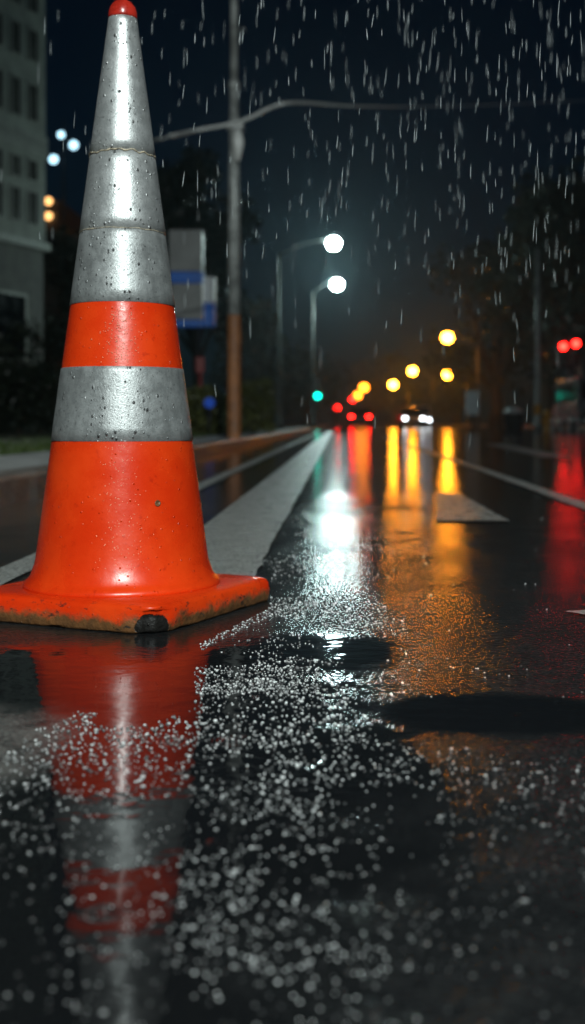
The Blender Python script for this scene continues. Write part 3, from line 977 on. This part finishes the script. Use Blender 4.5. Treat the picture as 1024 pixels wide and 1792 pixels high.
BD, nt = new_mat('glint_coloured_drop'); N = NT(nt)
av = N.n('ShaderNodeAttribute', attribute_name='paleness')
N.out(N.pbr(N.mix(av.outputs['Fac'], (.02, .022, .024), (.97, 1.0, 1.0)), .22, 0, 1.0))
for nm, n_, fn, r0, r1, lab in (('puddle_droplets', 5000, dens_near, .0004, .0011, 'drops coloured pale as glints, scattered over the puddle in front of the cone'),
                                ('road_droplets', 3200, dens_mid, .0004, .0009, 'fine drops coloured pale as glints on the wet asphalt under the white lamp reflection')):
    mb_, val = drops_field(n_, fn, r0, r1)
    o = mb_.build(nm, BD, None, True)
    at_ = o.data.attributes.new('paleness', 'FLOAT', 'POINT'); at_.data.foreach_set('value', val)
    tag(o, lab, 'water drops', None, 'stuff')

# ------------------------------------------------------------------ rain
mb = MB()
n_r = 0
while n_r < 880:
    Y_ = random.choice((random.uniform(1.25, 2.3), random.uniform(1.6, 4.2)))
    X_ = random.uniform(-.36, .30) * Y_
    Z_ = HC + random.uniform(-.02, .46) * Y_
    u = (X_ / Y_ + .30) / .52; hgt = (Z_ - HC) / Y_
    if random.random() > (.10 + .9 * min(1, max(0, u - .15) * 1.8)) * (.07 + .93 * min(1, max(0, hgt - .08) / .14)): continue
    n_r += 1
    L_ = random.uniform(.012, .026) * (1.5 if random.random() < .15 else 1) * Y_ / 1.7
    r_ = random.uniform(.00036, .00078) * (Y_ / 1.7) ** .7
    d = Vector((random.gauss(.03, .055), random.gauss(0, .05), 1)).normalized() * L_
    c = Vector((X_, Y_, Z_))
    bend = Vector((random.gauss(0, .008), 0, 0)) * L_
    mb.tube([c - d * .5, c - d * .25 + bend * .6, c + bend, c + d * .3 + bend * .5, c + d * .5], [r_ * .35, r_, r_ * .9, r_ * .55, r_ * .12], 6)
RN, nt = new_mat('falling_rain'); N = NT(nt)
tr = N.n('ShaderNodeBsdfTransparent')
pb = N.pbr((.62, .68, .70), .25, 0, .8)
mx = N.n('ShaderNodeMixShader'); mx.inputs[0].default_value = .28
nt.links.new(tr.outputs[0], mx.inputs[1]); nt.links.new(pb.outputs[0], mx.inputs[2])
N.out(mx)
tag(mb.build('rain', RN, None, True), 'streaks of falling rain lit against the night sky', 'rain', None, 'stuff')

# mist: the damp air of the whole street
MS, nt = new_mat('damp_air'); N = NT(nt)
vsn = N.n('ShaderNodeVolumeScatter')
vsn.inputs['Color'].default_value = (.62, .88, 1, 1); vsn.inputs['Density'].default_value = .0013; vsn.inputs['Anisotropy'].default_value = .74
N.out(vsn, 'Volume')
tag(MB().box(-90, -14, -1.0, 90, 320, 45).build('mist', MS), 'thin rain mist glowing round the street lamps', 'mist', None, 'stuff')

# ------------------------------------------------------------------ night sky, moonlight
w = bpy.data.worlds.new('World'); scene.world = w; w.use_nodes = True
nt = w.node_tree; nt.nodes.clear()
sky = nt.nodes.new('ShaderNodeTexSky'); sky.sky_type = 'NISHITA'; sky.sun_disc = False
EL, AZ = math.radians(38), math.radians(160)
sky.sun_elevation = EL; sky.sun_rotation = AZ
tint = nt.nodes.new('ShaderNodeMix'); tint.data_type = 'RGBA'; tint.blend_type = 'MULTIPLY'
tint.inputs[0].default_value = 1; tint.inputs[7].default_value = (.03, .42, .76, 1)
bg = nt.nodes.new('ShaderNodeBackground'); bg.inputs[1].default_value = .0018
wo = nt.nodes.new('ShaderNodeOutputWorld')
nt.links.new(sky.outputs[0], tint.inputs[6]); nt.links.new(tint.outputs[2], bg.inputs[0]); nt.links.new(bg.outputs[0], wo.inputs[0])
sl = bpy.data.lights.new('moonlight', 'SUN'); sl.energy = .03; sl.angle = math.radians(4); sl.color = (.8, .9, 1)
so = bpy.data.objects.new('moonlight', sl); COL.objects.link(so)
d = Vector((math.sin(AZ) * math.cos(EL), math.cos(AZ) * math.cos(EL), math.sin(EL)))
so.rotation_euler = d.to_track_quat('Z', 'Y').to_euler()

# ------------------------------------------------------------------ camera
cd = bpy.data.cameras.new('camera'); cam = bpy.data.objects.new('camera', cd); COL.objects.link(cam)
cam.location = (0, 0, HC); cam.rotation_euler = (PI / 2, 0, 0)
cd.sensor_fit = 'VERTICAL'; cd.sensor_height = 36; cd.lens = F / 1792 * 36
cd.shift_y = -(896 - PY0) / 1792; cd.shift_x = -(PX0 - 512) / 1792
cd.clip_start = .05; cd.clip_end = 2000
cd.dof.use_dof = True; cd.dof.focus_distance = 1.42; cd.dof.aperture_fstop = 4.4; cd.dof.aperture_blades = 0
scene.camera = cam
scene.view_settings.view_transform = 'Standard'; scene.view_settings.look = 'None'
scene.view_settings.exposure = 0; scene.view_settings.gamma = 1
cy = scene.cycles
cy.use_denoising = True
cy.max_bounces = 6; cy.diffuse_bounces = 2; cy.glossy_bounces = 3; cy.transmission_bounces = 4; cy.volume_bounces = 0; cy.transparent_max_bounces = 12
cy.sample_clamp_indirect = 8.0; cy.caustics_reflective = False; cy.caustics_refractive = False
